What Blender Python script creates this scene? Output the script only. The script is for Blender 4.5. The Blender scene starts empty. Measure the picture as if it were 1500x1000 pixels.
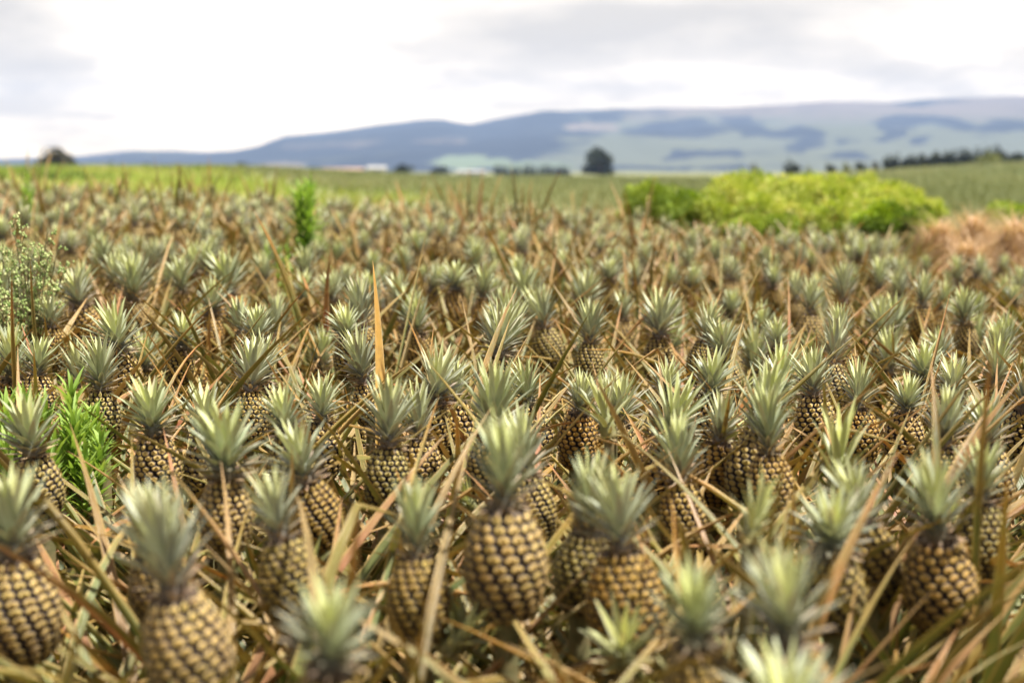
import bpy, math, random
import numpy as np
from mathutils import Vector

random.seed(11)
RNG = np.random.default_rng(5)
PI = math.pi
R = math.radians
S = bpy.context.scene
COL = S.collection

# ------------------------------------------------------------------ camera frame
EYE = 1.25
FPX = 1500 * 50 / 36.0
PITCH = math.atan(250 / FPX)


def ray(px, py):
    a = (px - 750) / FPX
    b = (500 - py) / FPX
    return (a, math.cos(PITCH) + b * math.sin(PITCH), -math.sin(PITCH) + b * math.cos(PITCH))


def sm(x):
    x = min(1.0, max(0.0, x))
    return x * x * (3 - 2 * x)


def slope(t):
    t = max(-0.4, min(0.4, t))
    return 0.004 - 0.064 * t if t < 0 else 0.004 - 0.040 * t


def ground(x, y):
    """height of the land"""
    r = math.hypot(x, y)
    if y <= 0.5:
        return 0.0
    t = max(-0.6, min(0.6, x / y))
    z = slope(t) * max(0.0, min(y, 16) - 3)
    L = sm((-0.01 - t) / 0.2)
    Rr = sm((t - 0.15) / 0.24)
    z += L * 1.05 * sm((y - 50) / 110) * (1 - 0.9 * sm((y - 500) / 500))
    z += Rr * 4.6 * sm((y - 45) / 420) * (1 - 0.9 * sm((y - 560) / 900))
    z += -1.3 * sm((y - 60) / 460) * (1 - L * sm((1000 - y) / 500)) * (1 - Rr * sm((1400 - y) / 800))
    z += 0.03 * math.sin(x * 1.3 + 0.6 * y) * sm((8 - r) / 4) * 0.5
    if r > 2200:
        z -= (r - 2200) * 0.0008
    return z


def hit(px, py, hj, dmin=1.0):
    a, b, c = ray(px, py)
    k = dmin
    while k < 40:
        x, y, z = a * k / b, k, EYE + c * k / b
        if z < ground(x, y) + hj:
            return x, y
        k += 0.01
    return a * 14 / b, 14


def at(px, py, d):
    a, b, c = ray(px, py)
    return a * d / b, d, EYE + c * d / b


# ------------------------------------------------------------------ materials
class NT:
    def __init__(self, name, tree=None):
        if tree is None:
            self.m = bpy.data.materials.new(name)
            self.m.use_nodes = True
            tree = self.m.node_tree
        self.t = tree
        self.t.nodes.clear()

    def n(self, typ, ins=None, **props):
        nd = self.t.nodes.new(typ)
        for k, v in props.items():
            setattr(nd, k, v)
        for k, v in (ins or {}).items():
            s = nd.inputs[k]
            if isinstance(v, bpy.types.NodeSocket):
                self.t.links.new(v, s)
            else:
                s.default_value = v
        return nd

    def math(self, op, a, b=0.0, clamp=False):
        return self.n('ShaderNodeMath', {0: a, 1: b}, operation=op, use_clamp=clamp).outputs[0]

    def ramp(self, fac, stops, interp='LINEAR'):
        nd = self.n('ShaderNodeValToRGB', {0: fac})
        cr = nd.color_ramp
        cr.interpolation = interp
        while len(cr.elements) < len(stops):
            cr.elements.new(0.5)
        for e, (p, c) in zip(cr.elements, stops):
            e.position = p
            e.color = (*c, 1) if len(c) == 3 else c
        return nd.outputs[0]

    def mix(self, fac, a, b, mode='MIX'):
        nd = self.n('ShaderNodeMix', data_type='RGBA', blend_type=mode)
        for i, v in ((0, fac), (6, a), (7, b)):
            s = nd.inputs[i]
            if isinstance(v, bpy.types.NodeSocket):
                self.t.links.new(v, s)
            else:
                s.default_value = v if i == 0 else (*v, 1)
        return nd.outputs[2]

    def noise(self, scale, detail=3.0, rough=0.5, vec=None, out=0):
        ins = {'Scale': scale, 'Detail': detail, 'Roughness': rough}
        if vec is not None:
            ins['Vector'] = vec
        return self.n('ShaderNodeTexNoise', ins).outputs[out]

    def leaf_out(self, col, rough=0.5, trans=0.3, bump=None, spec=0.4):
        ins = {'Base Color': col, 'Roughness': rough, 'Specular IOR Level': spec}
        if bump is not None:
            ins['Normal'] = bump
        p = self.n('ShaderNodeBsdfPrincipled', ins)
        sh = p.outputs[0]
        if trans > 0:
            tcol = self.mix(1.0, col, (1.5, 1.45, 0.7), 'MULTIPLY')
            tr = self.n('ShaderNodeBsdfTranslucent', {'Color': tcol})
            sh = self.n('ShaderNodeMixShader', {0: trans, 1: sh, 2: tr.outputs[0]}).outputs[0]
        self.n('ShaderNodeOutputMaterial', {'Surface': sh})
        return self.m

    def attr(self):
        a = self.n('ShaderNodeAttribute', attribute_name='lf')
        s = self.n('ShaderNodeSeparateColor', {0: a.outputs['Color']})
        return s.outputs[0], s.outputs[1], s.outputs[2], a.outputs['Alpha']

    def bump(self, h, strength=0.3, dist=0.01):
        return self.n('ShaderNodeBump', {'Height': h, 'Strength': strength, 'Distance': dist}).outputs[0]


def mat_strap(name='strap_leaf', dry=0.0):
    """long field leaves: R along, G across, B leaf random"""
    k = NT(name)
    al, ed, rn, _ = k.attr()
    oi = k.n('ShaderNodeObjectInfo').outputs['Random']
    rr = k.math('FRACT', k.math('ADD', rn, oi))
    base = k.ramp(rr, [(0.0, (.080, .105, .022)), (0.22, (.220, .225, .060)), (0.36, (.060, .080, .020)),
                       (0.50, (.215, .235, .075)), (0.62, (.115, .155, .050)), (0.74, (.280, .205, .050)),
                       (0.80, (.340, .220, .070)), (0.84, (.100, .140, .042)), (0.95, (.420, .160, .085)), (1.0, (.085, .12, .025))])
    tip = k.ramp(rr, [(0, (.50, .21, .030)), (0.3, (.30, .22, .050)), (0.5, (.52, .24, .04)), (0.7, (.54, .16, .055)), (0.8, (.58, .38, .20)), (1, (.34, .24, .05))])
    tc = k.n('ShaderNodeTexCoord').outputs['Object']
    n1 = k.noise(9, 4, 0.6, tc)
    f = k.math('ADD', al, k.math('MULTIPLY', k.math('SUBTRACT', n1, 0.5), 0.9))
    f = k.n('ShaderNodeMapRange', {0: f, 1: 0.58, 2: 1.15}).outputs[0]
    c = k.mix(f, base, tip)
    if dry:
        c = k.mix(dry, c, k.ramp(rn, [(0, (.42, .17, .03)), (.35, (.50, .30, .05)), (.6, (.30, .13, .04)), (.8, (.55, .32, .20)), (1, (.40, .12, .05))]))
    e = k.n('ShaderNodeMapRange', {0: ed, 1: 0.70, 2: 1.0, 4: 0.8}).outputs[0]
    c = k.mix(e, c, (.56, .38, .14))
    n2 = k.noise(45, 3, 0.7, tc)
    c = k.mix(k.n('ShaderNodeMapRange', {0: n2, 1: 0.55, 2: 0.8, 4: 0.5}).outputs[0], c, (.16, .085, .035))
    c = k.mix(0.5, c, k.n('ShaderNodeHueSaturation', {'Value': k.n('ShaderNodeMapRange', {0: k.noise(3, 2, .5, tc), 3: 0.5, 4: 1.6}).outputs[0], 'Color': c}).outputs[0])
    st = k.n('ShaderNodeTexNoise', {'Vector': k.n('ShaderNodeCombineXYZ', {0: k.math('MULTIPLY', ed, 6), 1: k.math('MULTIPLY', al, 3), 2: rn}).outputs[0], 'Scale': 3.0}).outputs[0]
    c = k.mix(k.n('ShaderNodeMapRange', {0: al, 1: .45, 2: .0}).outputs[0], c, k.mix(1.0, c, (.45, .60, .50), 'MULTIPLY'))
    return k.leaf_out(c, 0.38, 0.10, k.bump(st, 0.5, 0.004), 0.6)


def mat_crown(name, yellow=0.0):
    """crown leaves: R along, G across, B height in the crown, A leaf random"""
    k = NT(name)
    al, ed, hb, rn = k.attr()
    oi = k.n('ShaderNodeObjectInfo').outputs['Random']
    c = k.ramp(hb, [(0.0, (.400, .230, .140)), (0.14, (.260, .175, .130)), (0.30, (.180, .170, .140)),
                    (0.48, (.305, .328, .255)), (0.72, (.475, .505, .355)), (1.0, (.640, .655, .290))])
    c = k.mix(k.math('MULTIPLY', oi, 0.5), c, (.35, .45, .20), 'SOFT_LIGHT')
    if yellow:
        c = k.mix(yellow, c, (.50, .50, .10))
    pink = k.n('ShaderNodeMapRange', {0: rn, 1: 0.80, 2: 1.0, 4: 0.5}).outputs[0]
    c = k.mix(k.math('MULTIPLY', pink, al), c, (.62, .42, .34))
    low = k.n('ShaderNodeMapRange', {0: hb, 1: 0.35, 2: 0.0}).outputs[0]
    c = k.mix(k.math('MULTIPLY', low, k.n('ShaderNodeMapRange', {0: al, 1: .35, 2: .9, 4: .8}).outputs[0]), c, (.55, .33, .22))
    e = k.n('ShaderNodeMapRange', {0: ed, 1: 0.55, 2: 1.0, 4: 0.5}).outputs[0]
    c = k.mix(e, c, (.74, .72, .50))
    tc = k.n('ShaderNodeTexCoord').outputs['Object']
    n2 = k.noise(60, 3, 0.6, tc)
    c = k.mix(k.n('ShaderNodeMapRange', {0: n2, 1: .5, 2: .8, 4: .30}).outputs[0], c, (.66, .68, .58))
    v = k.n('ShaderNodeMapRange', {0: k.math('FRACT', k.math('MULTIPLY', rn, 7.3)), 3: .66, 4: 1.2}).outputs[0]
    c = k.n('ShaderNodeHueSaturation', {'Value': v, 'Color': c}).outputs[0]
    return k.leaf_out(c, 0.42, 0.10, k.bump(n2, 0.15, 0.002), 0.5)


def mat_fruit():
    """R groove->middle of an eye, G height on the fruit, B eye random"""
    k = NT('fruit_rind')
    rg, ht, rn, _ = k.attr()
    tc = k.n('ShaderNodeTexCoord').outputs['Object']
    n1 = k.noise(140, 4, 0.65, tc)
    n2 = k.noise(16, 2, 0.5, tc)
    f = k.math('ADD', rg, k.math('MULTIPLY', k.math('SUBTRACT', n1, 0.5), 0.22))
    c = k.ramp(f, [(0.0, (.016, .010, .014)), (0.16, (.024, .016, .017)), (0.24, (.085, .060, .050)), (0.36, (.25, .185, .125)),
                   (0.50, (.62, .43, .12)), (0.66, (.70, .53, .20)), (0.78, (.36, .21, .07)), (0.90, (.78, .66, .44)), (1.0, (.16, .09, .05))])
    oi = k.n('ShaderNodeObjectInfo').outputs['Random']
    grn = k.n('ShaderNodeMapRange', {0: k.math('FRACT', k.math('MULTIPLY', oi, 13.7)), 1: .35, 2: 1.0, 4: .75}).outputs[0]
    c = k.mix(grn, c, k.mix(1.0, c, (.62, .74, .62), 'MULTIPLY'))
    dirt = k.n('ShaderNodeMapRange', {0: k.noise(34, 5, .7, tc), 1: .5, 2: .72, 4: .55}).outputs[0]
    c = k.mix(dirt, c, (.17, .11, .07))
    warm = k.n('ShaderNodeMapRange', {0: k.math('ADD', oi, k.math('MULTIPLY', k.math('SUBTRACT', n2, .5), 1.0)), 1: .3, 2: 1., 4: .75}).outputs[0]
    c = k.mix(warm, c, k.mix(1.0, c, (.95, .72, .38), 'MULTIPLY'))
    c = k.mix(k.n('ShaderNodeMapRange', {0: rn, 1: .6, 2: 1.0, 4: .4}).outputs[0], c, k.mix(1.0, c, (.75, .82, .55), 'MULTIPLY'))
    v = k.n('ShaderNodeMapRange', {0: ht, 1: 0.0, 2: 0.75, 3: 0.55, 4: 1.05}).outputs[0]  # shade of the surrounding leaves painted in: rind darker towards the bottom
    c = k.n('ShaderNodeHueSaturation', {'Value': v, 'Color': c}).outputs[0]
    return k.leaf_out(c, 0.55, 0.0, k.bump(n1, 0.9, 0.003), 0.35)


def mat_stops(name, stops, rough=0.7, trans=0.2, tipc=None, tipf=0.6, bscale=None):
    """leafy material: colour by leaf random (B), tip colour along (R)"""
    k = NT(name)
    al, ed, rn, _ = k.attr()
    tc = k.n('ShaderNodeTexCoord').outputs['Object']
    c = k.ramp(rn, stops)
    if tipc:
        c = k.mix(k.math('MULTIPLY', al, tipf), c, tipc)
    b = k.bump(k.noise(bscale, 3, .6, tc), .4, .02) if bscale else None
    return k.leaf_out(c, rough, trans, b, 0.25)


def mat_plain(name, c1, c2, scale, rough=0.85, bump=0.3, dist=0.02):
    k = NT(name)
    tc = k.n('ShaderNodeTexCoord').outputs['Object']
    n = k.noise(scale, 5, 0.65, tc)
    c = k.mix(k.n('ShaderNodeMapRange', {0: n, 1: .3, 2: .7}).outputs[0], c1, c2)
    return k.leaf_out(c, rough, 0, k.bump(n, bump, dist), 0.2)


def mat_land():
    k = NT('land')
    a = k.n('ShaderNodeAttribute', attribute_name='zone')
    s = k.n('ShaderNodeSeparateColor', {0: a.outputs['Color']})
    soil, grass, hill = s.outputs
    pos = k.n('ShaderNodeNewGeometry').outputs['Position']
    n1 = k.noise(6, 6, .7, pos)
    n3 = k.noise(0.05, 5, .6, pos)
    csoil = k.ramp(n1, [(.3, (.020, .013, .009)), (.55, (.045, .028, .017)), (.75, (.12, .075, .04))])
    cgrass = k.ramp(k.noise(.12, 5, .6, pos), [(.3, (.13, .19, .03)), (.5, (.26, .33, .05)), (.7, (.36, .36, .08))])
    sp = k.n('ShaderNodeMapping', {'Vector': pos, 'Scale': (0.004, 0.05, 0.01)}, vector_type='POINT').outputs[0]
    nn = k.noise(1.0, 5, .6, sp)
    cfar = k.ramp(nn, [(.3, (.15, .16, .075)), (.5, (.215, .225, .105)), (.65, (.28, .27, .15)), (.8, (.19, .18, .10))])
    chill = k.ramp(n3, [(.35, (.10, .13, .05)), (.6, (.17, .20, .08))])
    c = k.mix(grass, cfar, cgrass)
    c = k.mix(hill, c, chill)
    c = k.mix(soil, c, csoil)
    return k.leaf_out(c, .9, 0, k.bump(n1, .6, .03), .15)


def mat_mountain():
    k = NT('mountain_slopes')
    pos = k.n('ShaderNodeNewGeometry').outputs['Position']
    sp = k.n('ShaderNodeMapping', {'Vector': pos, 'Scale': (0.006, 0.003, 0.03)}).outputs[0]
    n = k.noise(1.0, 5, .6, sp)
    a = k.n('ShaderNodeAttribute', attribute_name='zone')
    az = k.n('ShaderNodeSeparateColor', {0: a.outputs['Color']})
    sp3 = k.n('ShaderNodeMapping', {'Vector': pos, 'Scale': (0.0021, 0.001, 0.017)}).outputs[0]
    n = k.math('ADD', k.math('MULTIPLY', n, .5), k.math('MULTIPLY', k.noise(1.0, 6, .65, sp3), .5))
    f = k.math('ADD', az.outputs[0], k.math('MULTIPLY', k.math('SUBTRACT', n, .5), 2.6))
    past = k.mix(az.outputs[2], (.125, .135, .085), (.20, .16, .125))
    past = k.mix(az.outputs[1], past, (.16, .205, .115))
    c = k.mix(k.n('ShaderNodeMapRange', {0: f, 1: .25, 2: .80}).outputs[0], past, (.018, .026, .036))
    return k.leaf_out(c, .95, 0, None, .05)


M = {}
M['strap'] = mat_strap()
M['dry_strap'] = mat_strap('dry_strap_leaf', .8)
M['crown'] = mat_crown('crown_leaf')
M['young'] = mat_crown('young_crown_leaf', 0.35)
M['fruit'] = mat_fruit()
M['stalk'] = mat_plain('stalk', (.10, .12, .05), (.24, .18, .09), 30, .7, .3, .004)
M['land'] = mat_land()
M['mountain'] = mat_mountain()
M['bark'] = mat_plain('bark', (.06, .045, .035), (.13, .10, .075), 6)
M['yellow_bush'] = mat_stops('yellow_bush_leaf', [(0, (.09, .15, .02)), (.33, (.31, .40, .05)), (.60, (.50, .55, .12)), (.82, (.66, .62, .26)), (1, (.66, .54, .32))], .6, .35)
M['lime_bush'] = mat_stops('lime_bush_leaf', [(0, (.07, .12, .015)), (.5, (.22, .31, .04)), (1, (.48, .54, .09))], .6, .3)
M['green_bush'] = mat_stops('green_bush_leaf', [(0, (.03, .06, .008)), (.45, (.10, .16, .012)), (.75, (.26, .38, .02)), (1, (.46, .55, .05))], .5, .3)
M['dark_tree'] = mat_stops('dark_tree_leaf', [(0, (.012, .018, .010)), (.6, (.030, .042, .022)), (1, (.06, .075, .035))], .7, .1)
M['brown_tree'] = mat_stops('brown_tree_leaf', [(0, (.025, .028, .014)), (.6, (.060, .058, .028)), (1, (.12, .10, .055))], .7, .1)
M['olive_tree'] = mat_stops('olive_tree_leaf', [(0, (.10, .12, .04)), (.6, (.20, .22, .07)), (1, (.30, .30, .11))], .7, .2)
M['straw'] = mat_stops('dry_grass', [(0, (.24, .14, .08)), (.4, (.52, .34, .20)), (.8, (.68, .49, .32)), (1, (.76, .60, .43))], .75, .2)
M['weed'] = mat_stops('weed_leaf', [(0, (.06, .12, .02)), (.5, (.15, .27, .04)), (1, (.38, .50, .12))], .5, .35, (.5, .68, .2), .4)
M['bud'] = mat_stops('weed_bud', [(0, (.14, .24, .05)), (.5, (.32, .42, .13)), (1, (.70, .70, .34))], .6, .1)
M['weed_dark'] = mat_stops('tall_weed_leaf', [(0, (.05, .12, .012)), (.4, (.15, .29, .03)), (1, (.42, .58, .14))], .5, .35)
M['grass'] = mat_stops('field_grass', [(0, (.09, .13, .025)), (.3, (.20, .27, .05)), (.6, (.34, .39, .08)), (1, (.40, .35, .15))], .6, .3)
M['tuft'] = mat_stops('far_row_leaf', [(0, (.12, .14, .055)), (.5, (.19, .21, .085)), (1, (.28, .27, .13))], .7, .15)
M['white_wall'] = mat_plain('painted_wall', (.42, .40, .37), (.52, .50, .47), 1.5)
M['pink_wall'] = mat_plain('faded_red_wall', (.40, .24, .20), (.50, .33, .28), 1.5)
M['roof'] = mat_plain('metal_roof', (.36, .36, .36), (.45, .44, .43), 2)
M['pink_roof'] = mat_plain('rusted_roof', (.42, .27, .22), (.52, .36, .30), 2)
M['opening'] = mat_plain('dark_opening', (.03, .03, .035), (.05, .05, .05), 2)


# ------------------------------------------------------------------ mesh buffer
class MB:
    def __init__(self):
        self.v, self.f, self.c, self.nv = [], [], [], 0

    def add(self, v, f, c):
        self.v.append(np.asarray(v, float))
        self.f.extend([tuple(i + self.nv for i in q) for q in f])
        self.c.append(np.asarray(c, float))
        self.nv += len(v)

    def mesh(self, name, mat, smooth=True):
        me = bpy.data.meshes.new(name)
        v = np.concatenate(self.v)
        me.from_pydata(v.tolist(), [], self.f)
        at_ = me.attributes.new('lf', 'FLOAT_COLOR', 'POINT')
        at_.data.foreach_set('color', np.concatenate(self.c).ravel())
        if smooth:
            me.polygons.foreach_set('use_smooth', [True] * len(me.polygons))
        me.materials.append(mat)
        me.update()
        return me


def leaf(mb, p0, az, e0, length, w, bend, chan=0.35, ns=6, rnd=0.5, hb=None, shape='lance', twist=0.0, kink=None, yaw=0.0):
    """a channelled strap/lance leaf.  e0: start elevation, bend: total droop (rad)"""
    p = np.array(p0, float)
    pts, vs, cs = [], [], []
    ds = length / ns
    el = e0
    a = az
    for i in range(ns + 1):
        u = i / ns
        t = np.array([math.cos(el) * math.cos(a), math.cos(el) * math.sin(a), math.sin(el)])
        side = np.array([-math.sin(a), math.cos(a), 0.0])
        nrm = np.cross(t, side)
        if nrm[2] < 0 or (abs(nrm[2]) < 1e-3 and np.dot(nrm, [math.cos(a), math.sin(a), 0]) > 0):
            nrm = -nrm
        if twist:
            tw = twist * u
            side, nrm = side * math.cos(tw) + nrm * math.sin(tw), nrm * math.cos(tw) - side * math.sin(tw)
        if shape == 'lance':
            ww = w * (0.72 + 0.28 * math.sin(min(1, u * 2.2) * PI / 2)) * (1 - u ** 2.1) + w * 0.02
        elif shape == 'strap':
            ww = w * (0.80 + 0.2 * min(1, u * 3)) * (1 - u ** 3.2) + w * 0.03
        else:
            ww = w * (1 - u) + w * 0.05
        h = chan * ww
        for q, e in ((-1, 1), (0, 0), (1, 1)):
            vs.append(p + side * ww * 0.5 * q + nrm * h * e)
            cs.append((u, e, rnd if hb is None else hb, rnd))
        p = p + t * ds
        step = bend / ns * (0.4 + 1.2 * u)
        if kink and i == kink[0]:
            step += kink[1]
        el -= step
        a += yaw / ns
        if el < -1.45:
            el = -1.45
    f = []
    for i in range(ns):
        for j in range(2):
            b = i * 3 + j
            f.append((b, b + 1, b + 4, b + 3))
    mb.add(vs, f, cs)


GA = 2.399963


def crown_mesh(name, mat, n=64, ns=6, seed=0, spread=1.0, tall=1.0, wide=1.0):
    r = random.Random(seed)
    mb = MB()
    for i in range(n):
        u = i / (n - 1)
        az = i * GA + r.uniform(-.15, .15)
        z = 0.002 + 0.078 * u ** 0.9 * tall
        rad = 0.024 * (1 - 0.72 * u)
        e = R(2 + 76 * u ** 0.78) + r.uniform(-.09, .09)
        if u < 0.35:
            L = 0.040 + 0.05 * u / .35
            w = 0.0100 + 0.010 * u / .35
        else:
            L = 0.084 + 0.034 * math.sin((u - .35) / .65 * PI * 0.75) + 0.002
            w = 0.0205 - 0.004 * (u - .35) / .65
        L *= r.uniform(.86, 1.12) * tall
        e = PI / 2 - (PI / 2 - e) * spread
        bend = r.uniform(.25, .7) * (1.15 - u) if u > .3 else r.uniform(-.3, .5)
        leaf(mb, (rad * math.cos(az), rad * math.sin(az), z), az, e, L, w * wide, bend, 0.22, ns, r.random(), u, 'lance')
    for i in range(16):
        az = i * GA + r.uniform(-.2, .2)
        leaf(mb, (.022 * math.cos(az), .022 * math.sin(az), -.004 + .012 * (i / 16)), az, R(r.uniform(-12, 30)), r.uniform(.026, .044), .013, r.uniform(-1.0, .3), .2, 4, r.random(), .03 + .08 * i / 16, 'lance')
    # the short stem inside
    vs, cs, f = [], [], []
    for k, (zz, rr) in enumerate(((-.012, .020), (.02, .024), (.06, .014), (.09, .004))):
        for j in range(8):
            a = j * PI / 4
            vs.append((rr * math.cos(a), rr * math.sin(a), zz * tall))
            cs.append((0, 0, 0.04 + .2 * k, .3))
    for k in range(3):
        for j in range(8):
            f.append((k * 8 + j, k * 8 + (j + 1) % 8, (k + 1) * 8 + (j + 1) % 8, (k + 1) * 8 + j))
    mb.add(vs, f, cs)
    return mb.mesh(name, mat)


FH, FW = 0.168, 0.061     # fruit height and half width


def prof(s, fat):
    s = min(1, max(0, s))
    b = math.sin(PI * (0.09 + 0.80 * s)) ** 0.52
    return FW * b * (1.04 - 0.16 * s) * fat


def fruit_mesh(name, seed, nr=11, nc=13, fat=1.0):
    r = random.Random(seed)
    mb = MB()
    dth = 2 * PI / nc

    def P(th, s, off):
        rr = prof(s, fat) + off
        z = FH * s + (0.004 if s > 1 else 0)
        return np.array([rr * math.cos(th), rr * math.sin(th), z])
    # body under the eyes
    vs, cs, f = [], [], []
    K = 26
    for k in range(19):
        s = k / 18
        for j in range(K):
            vs.append(P(j * 2 * PI / K, s, -0.0015))
            cs.append((0, 0, s, .3))
    for k in range(18):
        for j in range(K):
            f.append((k * K + j, k * K + (j + 1) % K, (k + 1) * K + (j + 1) % K, (k + 1) * K + j))
    f.append(tuple(18 * K + j for j in range(K)))
    f.append(tuple(reversed(range(K))))
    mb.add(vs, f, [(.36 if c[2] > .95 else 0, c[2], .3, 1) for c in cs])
    ds = 1.0 / nr
    tw = r.uniform(.12, .3) * dth
    hexa = [(0.0, .667), (.25, .5), (.5, .333), (.5, 0), (.5, -.333), (.25, -.5), (0, -.667), (-.25, -.5), (-.5, -.333), (-.5, 0), (-.5, .333), (-.25, .5)]
    rings = [(1.0, -0.0010, 0.0), (0.90, 0.0020, .12), (0.74, 0.0040, .34), (0.46, 0.0048, .60), (0.22, 0.0042, .80)]
    for k in range(nr):
        s0 = (k + .5) / nr
        for j in range(nc):
            th0 = (j + (.5 if k % 2 else 0)) * dth + k * tw + r.uniform(-.06, .06) * dth
            ss = s0 + r.uniform(-.04, .04) * ds
            rn = r.random()
            sz = r.uniform(.90, 1.07)
            h = r.uniform(.8, 1.25)
            vs, cs, f = [], [], []
            for q, (sc, off, g) in enumerate(rings):
                for (hx, hy) in hexa:
                    vs.append(P(th0 + hx * sc * dth * sz, ss + hy * sc * ds * sz * 1.0, off * (h if off > 0 else 1)))
                    cs.append((g, ss, rn, 1))
            for q in range(len(rings) - 1):
                for m in range(12):
                    f.append((q * 12 + m, q * 12 + (m + 1) % 12, q * 12 + 12 + (m + 1) % 12, q * 12 + 12 + m))
            # bract: a small pointed scale standing on the middle of the eye
            b0 = (len(rings) - 1) * 12
            ci = len(vs)
            vs.append(P(th0, ss, .0070 * h))
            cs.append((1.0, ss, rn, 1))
            for m in range(12):
                f.append((b0 + m, b0 + (m + 1) % 12, ci))
            mb.add(vs, f, cs)
            vs = [P(th0 - .26 * dth, ss - .22 * ds, .0050), P(th0 + .26 * dth, ss - .22 * ds, .0050),
                  P(th0 + .16 * dth, ss + .05 * ds, .0088), P(th0 - .16 * dth, ss + .05 * ds, .0088), P(th0 + r.uniform(-.15, .15) * dth, ss + r.uniform(.40, .62) * ds, .0125 * r.uniform(.7, 1.35))]
            cs = [(.42, ss, rn, 1), (.42, ss, rn, 1), (.6, ss, rn, 1), (.6, ss, rn, 1), (.90, ss, rn, 1)]
            mb.add(vs, [(0, 1, 2, 3), (3, 2, 4)], cs)
    return mb.mesh(name, M['fruit'])


def stem_mesh(name, h, r0, r1, mat, seg=7, n=4):
    mb = MB()
    vs, cs, f = [], [], []
    for k in range(n + 1):
        u = k / n
        rr = r0 + (r1 - r0) * u
        for j in range(seg):
            a = j * 2 * PI / seg
            vs.append((rr * math.cos(a) + .004 * math.sin(k * 2.1), rr * math.sin(a), h * u))
            cs.append((u, 0, .5, 1))
    for k in range(n):
        for j in range(seg):
            f.append((k * seg + j, k * seg + (j + 1) % seg, (k + 1) * seg + (j + 1) % seg, (k + 1) * seg + j))
    mb.add(vs, f, cs)
    return mb.mesh(name, mat)


def foliage_mesh(name, seed, n=60, ns=11, upright=0.0, lo=0.0, w=0.0205, mat='strap'):
    r = random.Random(seed)
    mb = MB()
    for i in range(n):
        u = i / (n - 1)
        az = i * GA + r.uniform(-.25, .25)
        z = 0.02 + 0.26 * u
        e = R(22 + (37 + upright * 26) * u) + r.uniform(-.20, .18)
        e = min(e, R(84))
        L = r.uniform(.60, .98) * (0.94 - 0.10 * u + upright * .10)
        bend = (r.uniform(.08, .6) if r.random() < .72 else r.uniform(.6, 1.5)) * (1 - upright * .6)
        kink = None
        if r.random() < .14:
            kink = (r.randint(5, 8), r.uniform(.5, 1.3))
        rad = .035
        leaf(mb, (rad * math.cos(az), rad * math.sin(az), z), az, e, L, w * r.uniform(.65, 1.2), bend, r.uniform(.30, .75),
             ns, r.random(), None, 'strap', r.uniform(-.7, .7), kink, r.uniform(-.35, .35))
    return mb.mesh(name, M[mat])


def link(name, data, parent=None, loc=(0, 0, 0), rot=(0, 0, 0), scale=(1, 1, 1)):
    o = bpy.data.objects.new(name, data)
    COL.objects.link(o)
    o.location = loc
    o.rotation_euler = rot
    o.scale = scale
    if parent is not None:
        o.parent = parent
    return o


def tag(o, label=None, cat=None, group=None, kind=None):
    if label:
        o['label'] = label
    if cat:
        o['category'] = cat
    if group:
        o['group'] = group
    if kind:
        o['kind'] = kind
    return o


FOL = [foliage_mesh('foliage', 100 + i) for i in range(9)]
FOLUP = [foliage_mesh('foliage', 200 + i, 34, 11, 1.0, 0, .028) for i in range(3)]
FOLDRY = [foliage_mesh('foliage', 230 + i, 40, 11, .1, 0, .026, 'dry_strap') for i in range(2)]
FRU = [fruit_mesh('fruit', 300 + i, nr=(12, 12, 13, 13)[i % 4], nc=(14, 15, 15, 16)[i % 4], fat=(1.0, .95, 1.05, .98)[i % 4]) for i in range(6)]
CRO = [crown_mesh('crown', M['crown'], 58 + 4 * (i % 4), 6, 400 + i, (.92, 1.05, 1.15, .85)[i % 4], (1.0, .95, 1.05, 1.1)[(i // 2) % 4], (1, 1.1, .95)[i % 3]) for i in range(10)]
YOU = [crown_mesh('slip', M['young'], 26, 6, 500 + i, .8, 1.0, .9) for i in range(4)]
STEM = stem_mesh('peduncle', 1.0, .020, .017, M['stalk'])

NPLANT = [0]
# how the leaf rosettes of the front plants are turned
TURN = {0: 2.593, 4: 3.981, 5: 4.385, 6: 0.062, 7: 0.73, 9: 1.456, 10: 2.334, 13: 0.914, 14: 0.616, 15: 6.084, 17: 3.925, 20: 5.686, 22: 3.811, 24: 0.361, 28: 3.323,
        29: 4.301, 30: 2.755, 31: 2.365, 32: 3.274, 43: 2.864, 46: 1.574, 80: 4.409, 81: 6.123, 84: 4.663, 166: 2.368}
GROUPN = 'pineapple plants growing close together in the field'


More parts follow.
